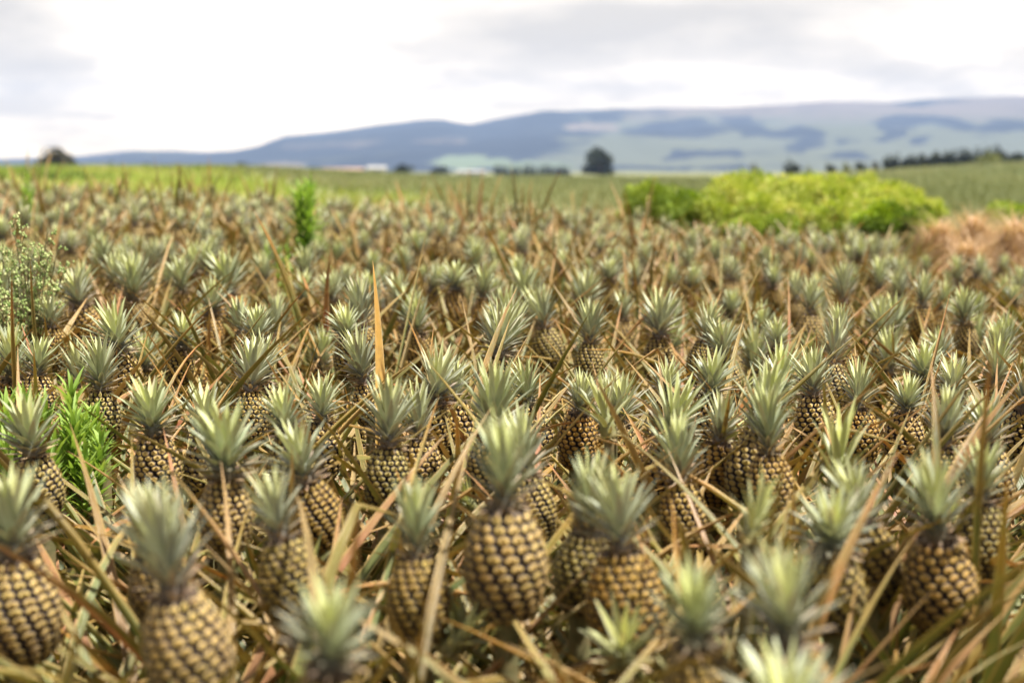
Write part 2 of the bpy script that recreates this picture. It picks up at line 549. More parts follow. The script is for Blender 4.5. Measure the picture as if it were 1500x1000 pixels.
def plant(x, y, g, hj, fs=1.0, cs=(1, 1, 1), lab='', rs=None, fruit=True, young=False, slips=0, upright=False, fols=1.0, tilt=None, yawf=None, dry=False):
    r = rs or random
    root = bpy.data.objects.new('pineapple_plant', None)
    root.empty_display_size = .1
    COL.objects.link(root)
    root.location = (x, y, g)
    tag(root, lab, 'pineapple plant', GROUPN)
    k = NPLANT[0]
    NPLANT[0] += 1
    fz = hj / .72 * fols
    link('foliage', FOLDRY[k % 2] if dry else (FOLUP if upright else FOL)[k % (3 if upright else 9)], root, (0, 0, 0), (r.uniform(-.05, .05), r.uniform(-.05, .05), r.uniform(0, 6.28)),
         (r.uniform(.92, 1.08), r.uniform(.92, 1.08), fz * r.uniform(.92, 1.04) * (.86 if upright else 1)))
    if k in TURN:
        root.children[0].rotation_euler[2] = TURN[k]
    tl = tilt if tilt is not None else (r.gauss(0, .13), r.gauss(0, .13))
    if fruit:
        zb = hj - FH * fs
        link('peduncle', STEM, root, (0, 0, 0.02), (0, 0, 0), (1, 1, zb))
        fr = link('fruit', FRU[k % 6], root, (0, 0, zb), (tl[0], tl[1], r.uniform(0, 6.28)), (fs, fs, fs))
        link('crown', CRO[(k * 7) % 10], fr, (0, 0, FH * .985), (r.uniform(-.06, .06), r.uniform(-.06, .06), r.uniform(0, 6.28)),
             (cs[0] / fs, cs[1] / fs, cs[2] / fs))
    elif young:
        link('peduncle', STEM, root, (0, 0, 0.02), (0, 0, 0), (.8, .8, hj - .02))
        link('crown', YOU[k % 4], root, (0, 0, hj), (tl[0], tl[1], r.uniform(0, 6.28)), cs)
    for q in range(slips):
        a = r.uniform(0, 6.28)
        rr = .05 * fs
        s = r.uniform(.45, .7)
        link('slip', YOU[(k + q) % 4], root, (rr * math.cos(a), rr * math.sin(a), hj - FH * fs - r.uniform(-.01, .04)),
             (-.7 * math.sin(a), .7 * math.cos(a), 0), (s, s, s))
    return root


# ------------------------------------------------------------------ plants one can tell apart
# px, y of fruit/crown joint, y of crown top, crown width, fruit width (0: default), flags, label
KEYS = [
    (740, 748, 598, 112, 137, 'l', 'pineapple plant with the biggest golden fruit, standing tall at the front of the field', 0),
    (290, 872, 708, 128, 148, '', 'front pineapple plant with large blurred golden fruit cut off by the bottom edge', 0),
    (25, 820, 688, 130, 132, '', 'large blurred pineapple at the front corner, its crown cut by the picture edge', 0),
    (922, 815, 680, 112, 132, 'l', 'pineapple plant with round dark-based fruit one place beside the biggest golden fruit', 0),
    (1382, 782, 648, 104, 118, '', 'pineapple plant with tall grey crown and golden fruit ringed by reddish dry leaves', 0),
    (1180, 945, 785, 124, 120, '', 'pineapple plant with wide blurred crown hiding its fruit, low at the front', 0),
    (1030, 945, 800, 100, 100, '', 'pineapple plant with low green-tipped crown in shade between two larger crowns', 0),
    (474, 975, 868, 86, 80, '', 'small blurred pinkish-based crown low beside the bottom-edge golden fruit', 0),
    (1150, 1090, 945, 165, 120, '', 'lowest pale yellow-green crown rising from the bottom edge of the picture', 0),
    (236, 800, 702, 96, 90, '', 'pale crown tucked just behind the front fruit cut by the bottom edge', 0),
    (440, 792, 680, 92, 90, '', 'pineapple plant with grey crown and speckled fruit crossed by an olive leaf', 0),
    (847, 782, 668, 80, 84, '', 'narrow dark crown with pinkish lower leaves beside the biggest golden fruit', 0),
    (615, 822, 705, 88, 80, '', 'full green crown between two pinkish dry straps', 0),
    (328, 702, 585, 112, 90, '', 'wide pale crown standing above its hidden fruit beside orange dry leaves', 0),
    (468, 704, 608, 98, 84, '', 'broad silvery crown with speckled fruit half hidden below it', 0),
    (1226, 722, 585, 104, 84, 'y', 'young fruitless plant with yellow and pink-tipped upright leaves', 0),
    (1224, 802, 688, 104, 84, '', 'bright lime-green crown directly in front of the yellow pink-tipped one', 0),
    (1440, 742, 640, 88, 88, '', 'pineapple plant with dark crown and black-netted fruit behind the tall grey crown', 0),
    (1290, 772, 700, 78, 80, '', 'low dull crown and dark speckled fruit beside the tall grey crown', 0),
    (1005, 712, 600, 98, 84, '', 'large drooping pale crown overlapping the dark netted fruit near the field centre', 0),
    (782, 702, 590, 92, 80, '', 'pale crown peeping out directly behind the crown of the biggest fruit', 0),
    (712, 642, 535, 90, 70, '', 'tall mint-green crown over a fruit with bold black netting', 0),
    (615, 645, 560, 66, 68, '', 'small pale crown above a sharp dark-netted fruit', 0),
    (563, 660, 548, 84, 70, '', 'tall spreading grey-green crown in focus over a pale speckled fruit', 0),
    (625, 590, 497, 80, 64, '', 'bright spiky crown behind the two focused crowns near the centre', 0),
    (663, 590, 533, 50, 0, '', 'little crown squeezed between the bright spiky crown and the mint-green one', 0),
    (785, 596, 517, 66, 66, '', 'neat starburst crown on a cream-coloured fruit top', 0),
    (950, 655, 537, 94, 80, '', 'wide pale crown with brownish-pink base and a cream fruit below', 0),
    (893, 640, 545, 84, 0, 'y', 'young yellowish plant with long pointed leaves and no fruit', 0),
    (843, 605, 553, 54, 60, '', 'small dark crown in shade above a dark netted fruit behind the yellowish young plant', 0),
    (1093, 638, 523, 90, 86, '', 'tall in-focus crown on a fully visible golden netted fruit', 0),
    (1134, 668, 573, 60, 62, '', 'dark grey narrow crown leaning against the fully visible golden netted fruit', 0),
    (1043, 652, 580, 60, 60, '', 'small pale crown on the near flank of the fully visible golden netted fruit', 0),
    (1032, 582, 508, 68, 60, '', 'crisp grey crown with fine drooping lower leaves, open space behind it', 0),
    (1197, 582, 505, 70, 68, '', 'grey crown above a pale netted fruit that leans away behind it', 0),
    (1263, 602, 527, 60, 56, '', 'slim dark-based crown standing in front of the leaning pale fruit', 0),
    (1323, 607, 543, 58, 54, '', 'dull small crown half covered by crossing brown leaves', 0),
    (1353, 562, 498, 70, 56, '', 'bushy pale crown with yellow-green centre behind the symmetrical crown', 0),
    (1393, 585, 522, 62, 54, '', 'flat-topped crown touching the symmetrical crown from behind', 0),
    (1375, 656, 558, 80, 74, '', 'perfectly symmetrical crown with dark base in the middle rows', 0),
    (1482, 597, 513, 64, 60, '', 'crown with golden centre at the picture edge in the focused row', 0),
    (1460, 655, 593, 74, 62, '', 'pale pointed crown beside the symmetrical crown, near the picture edge', 0),
    (62, 665, 573, 90, 78, '', 'crown growing straight through the bright green leafy weed', 0),
    (147, 575, 487, 68, 62, '', 'crown with long dark neck on a narrow shaded fruit beside the leafy weed', 0),
    (50, 552, 490, 64, 56, '', 'dark brownish crown standing just behind the bright green leafy weed', 0),
    (185, 515, 438, 76, 60, '', 'spiky bright crown behind the long-necked crown', 0),
    (233, 640, 542, 88, 76, '', 'sharpest pale crown with a folded brown leaf crossing its speckled fruit', 0),
    (297, 645, 556, 80, 66, '', 'pale crown immediately behind the wide pale crown near the orange leaves', 0),
    (380, 562, 490, 64, 66, '', 'narrow crown on a clearly seen oval golden fruit', 0),
    (376, 502, 443, 58, 54, '', 'fluffy crown right above the narrow crown with the oval golden fruit', 0),
    (346, 434, 363, 68, 58, '', 'tall crown on a tall brown fruit standing clear of its neighbours', 0),
    (205, 442, 373, 68, 56, '', 'large pale-tipped crown beside two smaller ones in the blurred rows', 0),
    (132, 448, 392, 54, 50, '', 'soft pale crown with pinkish tips next to the large pale-tipped one', 0),
    (77, 482, 430, 48, 48, '', 'small dim crown beside the seed-headed weed', 0),
    (304, 462, 403, 52, 46, '', 'pale crown leaning against the tall brown fruit', 0),
    (279, 400, 352, 44, 40, '', 'grey-green crown above and behind the crown leaning on the tall brown fruit', 0),
    (160, 390, 356, 36, 36, '', 'small yellow-green crown half sunk in brown leaves', 0),
    (433, 640, 560, 74, 66, '', 'focused crown at the side of the paired crowns, above a cream fruit', 0),
    (470, 622, 553, 64, 60, '', 'further one of the paired focused crowns', 0),
    (725, 490, 413, 64, 60, '', 'blurred crown on a visible brown netted fruit behind the field centre', 0),
    (808, 482, 416, 54, 50, '', 'blurred crown next to the brown netted fruit, pinkish fruit at its foot', 0),
    (862, 505, 441, 54, 50, '', 'dark-necked crown standing apart in the blurred rows', 0),
    (965, 497, 425, 70, 50, '', 'broad silvery crown beside the tall pale sword leaves', 0),
    (775, 445, 390, 52, 46, '', 'pale green crown behind the brown netted fruit group', 0),
    (590, 449, 396, 50, 44, '', 'greyish crown in the blurred rows behind long red-edged leaves', 0),
    (510, 497, 445, 56, 48, '', 'pale crown beside the upright red-edged leaves', 0),
    (663, 427, 378, 56, 44, '', 'pale spreading crown above pinkish blurred fruit', 0),
    (540, 437, 393, 44, 40, '', 'small grey crown one row behind the upright red-edged leaves', 0),
    (505, 441, 396, 46, 40, '', 'round bluish crown over a dark shaded gap', 0),
    (890, 412, 374, 42, 36, '', 'pale blue-green crown far behind the broad silvery one', 0),
    (815, 402, 362, 42, 36, '', 'small crown half behind brown leaves in the far middle rows', 0),
    (847, 456, 400, 56, 46, '', 'soft pale crown behind the dark-necked one', 0),
    (1242, 507, 446, 48, 50, '', 'upright narrow crown with a dark neck behind the slim dark-based crown', 0),
    (1068, 527, 464, 54, 50, '', 'silvery crown right behind the crisp grey one', 0),
    (1025, 502, 438, 50, 50, '', 'mint crown with a brown base behind the silvery pair', 0),
    (1137, 512, 470, 44, 44, '', 'low bright green crown in the gap behind the tall in-focus crown', 0),
    (1402, 527, 472, 50, 46, '', 'small crown above the flat-topped crown', 0),
    (1185, 462, 404, 40, 46, '', 'slim grey crown on a pinkish-brown fruit in the blurred rows', 0),
    (1298, 500, 436, 46, 44, '', 'blurred crown one row behind the bushy pale crown', 0),
    (1470, 520, 462, 46, 44, '', 'blurred greyish crown close to the picture edge above the golden-centred crown', 0),
    (1097, 795, 738, 56, 60, 'y', 'tiny yellow-green sprout among crossing leaves with no fruit', 0),
    (100, 740, 668, 90, 0, 'n', 'dried plant with drooping orange and yellow leaves and no crown', 0),
    (478, 560, 440, 60, 0, 'u', 'fruitless plant with tall upright red-edged leaves', 0),
    (940, 520, 420, 60, 0, 'u', 'fruitless plant with tall pale sword-shaped leaves', 0),
    (560, 775, 700, 80, 0, 'n', 'plant with long pinkish dry straps and no crown near the front', 0),
]
placed = []
cover = []
for i, (px, yj, yt, cw, fw, fl, lab, dd) in enumerate(KEYS):
    r = random.Random(1000 + i)
    hj = 0.72 + r.uniform(-.03, .03)
    if i == 0:
        hj = .78
    x, y = hit(px, yj, hj)
    if i == 8:
        x, y = hit(px, yj, .66)
        hj = .66
    k = y / FPX / math.cos(PITCH)
    cz = (yj - yt) * k / .180
    cx = cw * k / .150
    fs = .93 * fw * k / (2 * FW * 1.06) if fw else r.uniform(.9, 1.05)
    fs = max(.70, min(1.25, fs))
    cz = max(.55, min(1.5, cz))
    cx = max(.55, min(1.5, cx))
    # keep away from an earlier plant: push back or forward along its ray
    if 'u' in fl or 'n' in fl:
        x, y = hit(px, yj, .45)
    placed.append((x, y))
    plant(x, y, ground(x, y), hj, fs, (cx, cx, cz), lab, r, fruit=not any(c in fl for c in 'yun'), young='y' in fl,
          yawf=2.2 if i == 0 else None, dry='n' in fl, tilt=(0, 0) if i == 0 else None, slips=2 if 'l' in fl else (1 if r.random() < .3 else 0), upright='u' in fl, fols=(.80 if 'l' in fl else 1.0) if 'u' not in fl else 1.15)

# low leafy plants close to the lens and at the sides
EDGE = ['fruitless leafy plant whose straps cross below the large front fruit cut by the bottom edge',
        'fruitless leafy plant whose straps cross the bottom edge below the biggest golden fruit',
        'fruitless leafy plant whose straps cross the bottom edge beside the lowest pale crown',
        'leafy plant without crown below the large blurred pineapple at the front corner',
        'leafy plant without crown in front of the tall grey crown with reddish dry leaves',
        'leafy plant without crown behind the large blurred pineapple at the front corner',
        'leafy plant without crown reaching in beside the black-netted fruit at the picture edge',
        'leafy plant without crown at the picture edge in front of the bright green weed',
        'leafy plant without crown at the picture edge beside the golden-centred crown',
        'lowest fruitless plant with wide blurred straps under the round dark-based fruit',
        'lowest fruitless plant with wide blurred straps under the small pinkish-based crown']
for i, (x, y) in enumerate([(-.40, 1.30), (.12, 1.22), (.62, 1.35), (-.66, 1.75), (.80, 1.95), (-.75, 2.4), (1.0, 2.7), (-1.2, 3.2), (1.35, 3.5), (.36, 1.02), (-.2, .95)]):
    r = random.Random(1500 + i)
    placed.append((x, y))
    plant(x, y, 0, .60, 1, (1, 1, 1), EDGE[i], r, fruit=False, fols=(.60 if abs(x) < .45 else .72) if abs(x) < .7 else .9)


# ------------------------------------------------------------------ the rest of the field
def field_end(t):
    if t < -.05:
        return 15.5
    if t < .09:
        return 16.0
    if t < .27:
        return 11.6 + max(0, (.12 - t)) * 100 * .6
    return 9.3


LAND = [(0, 'the seed-headed weed'), (85, 'the round brown tree'), (165, 'the thin dark tree'),
        (225, 'the small dark tree'), (290, 'the open grass strip'), (345, 'the low dark tree pair'), (440, 'the tall green weed'),
        (500, 'the long pinkish shed'), (550, 'the small white shed'), (595, 'the wide dark bush'), (645, 'the narrow dark bush'), (690, 'the low white shed'),
        (745, 'the first cypresses'), (805, 'the last cypresses'), (880, 'the lone cone-shaped tree'), (950, 'the round lime bush'), (1010, 'the dark bush gap'),
        (1075, 'the first yellow hump'), (1150, 'the highest yellow bush'), (1225, 'the feathery yellow bush'), (1300, 'the dark green bush'),
        (1365, 'the last yellow bush'), (1415, 'the first straw heap'), (1475, 'the last straw heap')]
rest = []
tries = 0
rp = random.Random(77)
grid = {}


def near_ok(x, y, dmin):
    gx, gy = int(x // .4), int(y // .4)
    for a in range(gx - 1, gx + 2):
        for b in range(gy - 1, gy + 2):
            for (qx, qy) in grid.get((a, b), ()):
                if (qx - x) ** 2 + (qy - y) ** 2 < dmin * dmin:
                    return False
    return True


for p in placed:
    grid.setdefault((int(p[0] // .4), int(p[1] // .4)), []).append(p)
while tries < 60000:
    tries += 1
    y = rp.uniform(2.9, 16.2) if rp.random() < .7 else rp.uniform(2.9, 8)
    t = rp.uniform(-.43, .43)
    x = t * y
    if y > field_end(t) or (t > .12 and y > field_end(t)):
        continue
    dm = .275 if y < 5 else .28
    if not near_ok(x, y, dm):
        continue
    grid.setdefault((int(x // .4), int(y // .4)), []).append((x, y))
    rest.append((x, y, t))
rest.sort(key=lambda p: p[1])
inview = [p for p in rest if abs(p[2]) < .375]
NIND = 300 - len(placed)
ind = set(inview[:NIND])
bins = {}
for p in sorted(ind, key=lambda p: -p[1]):
    px = 750 + p[2] * FPX * 1.0
    b = min(range(len(LAND)), key=lambda q: abs(LAND[q][0] - px))
    bins.setdefault(b, []).append(p)
ORD = ['first', 'second', 'third', 'fourth', 'fifth', 'sixth', 'seventh', 'eighth', 'ninth', 'tenth', 'eleventh', 'twelfth', 'thirteenth',
       'fourteenth', 'fifteenth', 'sixteenth', 'seventeenth', 'eighteenth', 'nineteenth', 'twentieth']
far_list = [p for p in rest if p not in ind]
for b, ps in bins.items():
    for j, (x, y, t) in enumerate(ps):
        r = random.Random(int(x * 1000) * 31 + int(y * 1000))
        look = r.choice(['pineapple plant', 'pineapple crown'])
        size = 'small blurred' if y > 7 else ('blurred' if y > 4.6 else 'half-hidden')
        lab = '%s %s %s down from the far edge below %s' % (size, look, ORD[min(j, 19)], LAND[b][1])
        hj = .69 + r.uniform(-.12, .06)
        nofruit = r.random() < (.26 if t < -.1 and y > 6.5 else .12)
        if abs(t + .146) < .04 and y < 9:
            nofruit = False
        c = r.uniform(.60, .86)
        if nofruit:
            lab = 'fruitless leafy plant %s down from the far edge below %s' % (ORD[min(j, 19)], LAND[b][1])
        plant(x, y, ground(x, y), hj, r.uniform(.60, .84), (c, c, c * r.uniform(.95, 1.2)), lab, r, fruit=not nofruit, upright=nofruit and r.random() < .75,
              slips=1 if r.random() < .12 else 0, fols=r.uniform(.92, 1.04))

# everything beyond: one mass of plants
rf = random.Random(9)


def rotz(v, a):
    c, s = math.cos(a), math.sin(a)
    o = v.copy()
    o[:, 0] = v[:, 0] * c - v[:, 1] * s
    o[:, 1] = v[:, 0] * s + v[:, 1] * c
    return o


def raw(me):
    n = len(me.vertices)
    v = np.empty(n * 3)
    me.vertices.foreach_get('co', v)
    c = np.empty(n * 4)
    me.attributes['lf'].data.foreach_get('color', c)
    return v.reshape(-1, 3), [tuple(p.vertices) for p in me.polygons], c.reshape(-1, 4)


fcr = [raw(crown_mesh('tmp', M['crown'], 30, 3, 600 + i, 1.0, 1.0, 1.35)) for i in range(4)]
ffo = [raw(foliage_mesh('tmp', 700 + i, 22, 6, .1 if i < 7 else 1.0, 0, .038)) for i in range(8)]
ffr = [raw(fruit_mesh('tmp', 800 + i, 9, 10)) for i in range(2)]
bufs = [MB(), MB(), MB()]
for (x, y, t) in far_list:
    g = ground(x, y)
    hj = .70 + rf.uniform(-.06, .05)
    for q, (lib, sc, dz) in enumerate(((fcr, rf.uniform(.64, .90), hj), (ffo, 1.0, 0), (ffr, .95, hj - FH * .95))):
        if q == 2 and y > 4 and abs(t) > .385:
            continue
        v, f, c = lib[rf.randrange(len(lib))]
        if q == 1:
            up_ = rf.random() < (.17 if t < -.16 else (.13 if -.09 < t < .03 else .04))
            v, f, c = lib[7 if up_ else rf.randrange(7)]
            if up_:
                v = v * np.array([1, 1, rf.uniform(.75, 1.1)])
        v = rotz(v * sc, rf.uniform(0, 6.28)) + np.array([x, y, g + dz])
        c = c.copy()
        if q == 1:
            c[:, 2] = (c[:, 2] + rf.random()) % 1.0
        bufs[q].add(v, f, c)
for sgn in (-1, 1):
    for q_ in range(34):
        y = rf.uniform(1.2, 6.5)
        x = sgn * (.44 * y + rf.uniform(.35, 1.7))
        for q, (lib, dz) in enumerate(((fcr, .7), (ffo[:7], 0), (ffr, .54))):
            v, f, c = lib[rf.randrange(len(lib))]
            v = rotz(v * (.9 if q != 1 else 1), rf.uniform(0, 6.28)) + np.array([x, y, ground(x, y) + dz])
            bufs[q].add(v, f, c)
allv = np.concatenate([b_ for q in bufs for b_ in q.v])
me = bpy.data.meshes.new('distant_pineapple_plants')
fc, mi, off = [], [], 0
for q, bf in enumerate(bufs):
    fc += [tuple(i + off for i in f) for f in bf.f]
    mi += [q] * len(bf.f)
    off += bf.nv
me.from_pydata(allv.tolist(), [], fc)
a_ = me.attributes.new('lf', 'FLOAT_COLOR', 'POINT')
a_.data.foreach_set('color', np.concatenate([c_ for q in bufs for c_ in q.c]).ravel())
for m_ in ('crown', 'strap', 'fruit'):
    me.materials.append(M[m_])
me.polygons.foreach_set('material_index', mi)
me.polygons.foreach_set('use_smooth', [True] * len(fc))
me.update()
tag(link('pineapple_plants', me), 'mass of tiny blurred pineapple plants in the farthest rows of the field', 'pineapple plants', None, 'stuff')
for m_ in list(bpy.data.meshes):
    if m_.users == 0:
        bpy.data.meshes.remove(m_)

# ------------------------------------------------------------------ land
angs = sorted(set([round(-30 + i * .5, 3) for i in range(121)] + [30 + i * 6 for i in range(1, 50)]))
rads = [0.0] + [0.4 * (8500 / 0.4) ** (i / 170) for i in range(171)]
vs, cs = [], []
for rd in rads:
    for a in angs:
        aa = R(a)
        x, y = rd * math.sin(aa), rd * math.cos(aa)
        vs.append((x, y, ground(x, y)))
        t = x / y if y > .5 else 0
        soil = 1 - sm((y - field_end(t) - .5) / 3) if y > 0 else 1 - sm((rd - 30) / 10)
        gr = sm((.0 - t) / .14) * sm((70 + 900 * max(0, -t - .13) - y) / 40) * (1 if y > 0 else 0)
        if .02 < t and y < 26:
            gr = max(gr, .6 * sm((30 - y) / 10))
        hill = sm((t - .14) / .1) * sm((1100 - y) / 300) * sm((y - 40) / 60)
        cs.append((soil, gr, hill, 1))
n = len(angs)
fs_ = []
for i in range(len(rads) - 1):
    for j in range(n):
        fs_.append((i * n + j, i * n + (j + 1) % n, (i + 1) * n + (j + 1) % n, (i + 1) * n + j))
me = bpy.data.meshes.new('ground')
me.from_pydata(vs, [], fs_)
me.attributes.new('zone', 'FLOAT_COLOR', 'POINT').data.foreach_set('color', np.array(cs).ravel())
me.polygons.foreach_set('use_smooth', [True] * len(fs_))
me.materials.append(M['land'])
me.flip_normals()
me.update()
tag(link('ground', me), kind='structure')

# mountains ------------------------------------------------------------------
RIDGE = [(-600, 236), (-200, 234), (0, 231), (60, 229), (130, 226), (200, 219), (260, 219), (300, 221), (345, 219), (380, 213), (420, 199), (500, 190), (560, 181), (600, 177),
         (650, 176), (690, 181), (735, 172), (770, 166), (850, 161), (950, 158), (1050, 157), (1150, 153), (1200, 151), (1300, 150), (1350, 147), (1420, 145), (1500, 140), (1700, 138), (2200, 150)]
rx = np.array([p[0] for p in RIDGE])
ry = np.array([p[1] for p in RIDGE])
NX, NY = 360, 110
DARK = [(872, 173, 44, 7), (985, 190, 62, 12), (1078, 181, 26, 12), (1135, 191, 62, 8), (1190, 203, 22, 10), (1162, 215, 17, 6), (1000, 226, 46, 6), (1070, 227, 24, 5),
        (1235, 228, 34, 4), (1290, 192, 20, 14), (1330, 178, 66, 6), (1395, 186, 24, 9), (1462, 184, 44, 10), (1345, 150, 50, 5), (940, 247, 90, 5), (1240, 208, 16, 8), (1480, 236, 50, 6), (1365, 206, 20, 5), (1060, 245, 30, 4)]
PALE = [(870, 186, 46, 7, 1), (690, 237, 60, 9, 0), (790, 243, 40, 6, 0), (545, 243, 22, 5, 2), (410, 246, 40, 5, 1), (470, 214, 60, 4, 2), (560, 212, 30, 5, 2), (640, 205, 40, 4, 2)]
from mathutils import noise as mn
vs, cs = [], []
for j in range(NY):
    v = j / (NY - 1)
    D = 3200 + 5200 * v
    for i in range(NX):
        px = -500 + 2600 * i / (NX - 1)
        t = (px - 750) / FPX
        x = t * D
        top = (250 - np.interp(px, rx, ry)) / FPX * 8000
        e = v / .92
        h = top * (sm(e) * .45 + .55 * min(1, e)) if e <= 1 else top * (1 - (e - 1) * 2)
        nz = mn.fractal(Vector((x * .0011, D * .0011, .3)), 1, 2, 5)
        h += nz * 42 * math.sin(min(1, e) * PI) * min(1, top / 200)
        h += (abs(mn.noise(Vector((x * .003, D * .0006, 5)))) - .25) * 30 * sm(v * 2) * (1 - sm((v - .7) / .25)) * min(1, top / 250)
        vs.append((x, D, h - 8 if j else -12))
        zc = h - 8 - EYE
        py = 500 - FPX * math.tan(math.atan2(zc, D) + PITCH)
        wob = mn.noise(Vector((px * .02, py * .05, 2)))
        pxo, pyo = px, py
        px = px + 34 * mn.fractal(Vector((px * .013, py * .06, 4)), .9, 2.1, 4)
        py = py + 9 * mn.fractal(Vector((px * .017, py * .07, 8)), .9, 2.1, 4)
        forest = .12 + .80 * (1 - sm((px - 800 + (py - 200) * 1.2 + 60 * wob) / 130))
        for (qx, qy, hw, hh) in DARK:
            q = ((px - qx) / hw) ** 2 + ((py - qy) / hh) ** 2 + wob * .8
            forest = max(forest, 1.0 * (1 - sm((q - .2) / 2.0)))
        green = tan = 0.0
        for (qx, qy, hw, hh, wh) in PALE:
            q = 1 - sm((((px - qx) / hw) ** 2 + ((py - qy) / hh) ** 2 + wob - .6) / .9)
            forest *= 1 - q * (.9 if wh < 2 else .35)
            if wh == 0:
                green = max(green, q)
            else:
                tan = max(tan, q)
        tan = max(tan, sm((185 - py) / 25) * sm((px - 850) / 100))
        px, py = pxo, pyo
        cs.append((forest, green, tan, 1))
fs_ = [(j * NX + i, j * NX + i + 1, (j + 1) * NX + i + 1, (j + 1) * NX + i) for j in range(NY - 1) for i in range(NX - 1)]
me = bpy.data.meshes.new('mountains')
me.from_pydata(vs, [], fs_)
me.attributes.new('zone', 'FLOAT_COLOR', 'POINT').data.foreach_set('color', np.array(cs).ravel())
me.polygons.foreach_set('use_smooth', [True] * len(fs_))
me.materials.append(M['mountain'])
me.update()
tag(link('mountains', me), kind='structure')


# ------------------------------------------------------------------ vegetation beyond the field
def rand_in_lumps(r, lumps, shell=.55):
    tot = sum(l[3] * l[4] * l[5] for l in lumps)
    q = r.uniform(0, tot)
    for l in lumps:
        q -= l[3] * l[4] * l[5]
        if q <= 0:
            break
    while True:
        v = np.array([r.uniform(-1, 1) for _ in range(3)])
        m = np.linalg.norm(v)
        if shell < m < 1:
            return np.array(l[:3]) + v * np.array(l[3:6]), v / m


def leaf_cloud(mb, r, lumps, n, size, shell=.5, droop=.3, long=2.0, zmin=0.0):
    """leaf-sized faces through the volume of the lumps"""
    done = 0
    while done < n:
        p, d = rand_in_lumps(r, lumps, shell)
        p = p + d * size * 7 * (mn.noise(Vector(p * (.9 / (size * 9)))) )
        if p[2] < zmin:
            continue
        done += 1
        hue = mn.noise(Vector(p * (.5 / (size * 9))) + Vector((9, 0, 0)))
        az = math.atan2(d[1], d[0]) + r.uniform(-.9, .9)
        el = math.asin(max(-1, min(1, d[2]))) + r.uniform(-.6, .6) - droop
        t = np.array([math.cos(el) * math.cos(az), math.cos(el) * math.sin(az), math.sin(el)])
        s = np.cross(t, [r.uniform(-1, 1), r.uniform(-1, 1), r.uniform(-1, 1)])
        s /= np.linalg.norm(s) + 1e-9
        L = size * long * r.uniform(.6, 1.4)
        w = size * r.uniform(.6, 1.2) * .5
        rn = min(1, max(0, .5 + r.gauss(0, .17) + .55 * hue))
        mb.add([p, p + t * L * .45 + s * w, p + t * L, p + t * L * .45 - s * w], [(0, 1, 2, 3)], [(0, 0, rn, 1), (.5, 1, rn, 1), (1, 0, rn, 1), (.5, 1, rn, 1)])


def trunk_mesh(mb, base, top, r0, r1, seg=6, n=4, wob=.0, r=random):
    base, top = np.array(base, float), np.array(top, float)
    d = top - base
    d /= np.linalg.norm(d)
    u = np.cross(d, [.3, 1, .1])
    u /= np.linalg.norm(u)
    w = np.cross(d, u)
    vs, cs, f = [], [], []
    for k in range(n + 1):
        q = k / n
        c = base + (top - base) * q + (u * r.uniform(-wob, wob) if 0 < k < n else 0)
        rr = r0 + (r1 - r0) * q
        for j in range(seg):
            a = j * 2 * PI / seg
            vs.append(c + (u * math.cos(a) + w * math.sin(a)) * rr)
            cs.append((q, 0, .5, 1))
    for k in range(n):
        for j in range(seg):
            f.append((k * seg + j, k * seg + (j + 1) % seg, (k + 1) * seg + (j + 1) % seg, (k + 1) * seg + j))
    mb.add(vs, f, cs)


def tree(name, label, cat, px, ytop, ybase, wpx, D, mat, shape, n=900, group=None, seed=0, lp=None):
    r = random.Random(seed)
    x, y, zt = at(px, ytop, D)
    x2, y2, zb = at(px, ybase, D)
    g = ground(x, y)
    zb = g
    H = max(zt - zb, .5)
    W = wpx / FPX * D
    root = link(name, None, None, (x, y, g))
    tag(root, label, cat, group)
    tb = MB()
    trunk_mesh(tb, (0, 0, -.2), (0, 0, H * .75), W * .06, W * .015, 7, 5, W * .02, r)
    for q in range(7):
        a, z0 = r.uniform(0, 6.28), H * r.uniform(.2, .6)
        trunk_mesh(tb, (0, 0, z0), (W * .33 * math.cos(a), W * .33 * math.sin(a), z0 + H * .2), W * .025, W * .006, 5, 3, W * .01, r)
    link('trunk', tb.mesh('trunk', M['bark']), root)
    cb = MB()
    lumps = []
    if shape == 'round':
        for q in range(13):
            a, rr = r.uniform(0, 6.28), W * r.uniform(0, .32)
            zz = H * r.uniform(.25, .82) * (1 - rr / W * .6)
            s = W * r.uniform(.14, .24)
            lumps.append((rr * math.cos(a), rr * math.sin(a), max(zz, s * .6), s, s, s * .8))
    elif shape == 'egg':
        for q in range(22):
            u = r.random()
            wd = math.sin(PI * min(1, .30 + .68 * u)) ** .8
            a, rr = r.uniform(0, 6.28), W * .34 * wd * r.random() ** .5
            lumps.append((rr * math.cos(a), rr * math.sin(a), H * (.10 + .80 * u), W * .13 * (.5 + wd), W * .13 * (.5 + wd), H * .12))
    elif shape == 'cone':
        for q in range(16):
            u = r.random() ** .8
            a, rr = r.uniform(0, 6.28), W * .36 * (1 - u) * r.random() ** .5
            s = W * (.22 * (1 - u) + .08)
            lumps.append((rr * math.cos(a), rr * math.sin(a), H * (.1 + .82 * u), s, s, H * .13))
    else:
        for q in range(8):
            u = q / 7
            s = W * (.5 - .36 * u) * r.uniform(.8, 1.1)
            lumps.append((W * r.uniform(-.07, .07), W * r.uniform(-.07, .07), H * (.1 + .84 * u), s, s, H * .12))
    leaf_cloud(cb, r, lumps, n, W * (.05 if n > 1500 else .085) + .02, .3, .1, 1.8)
    link('crown', cb.mesh('crown', M[mat], False), root)
    return root


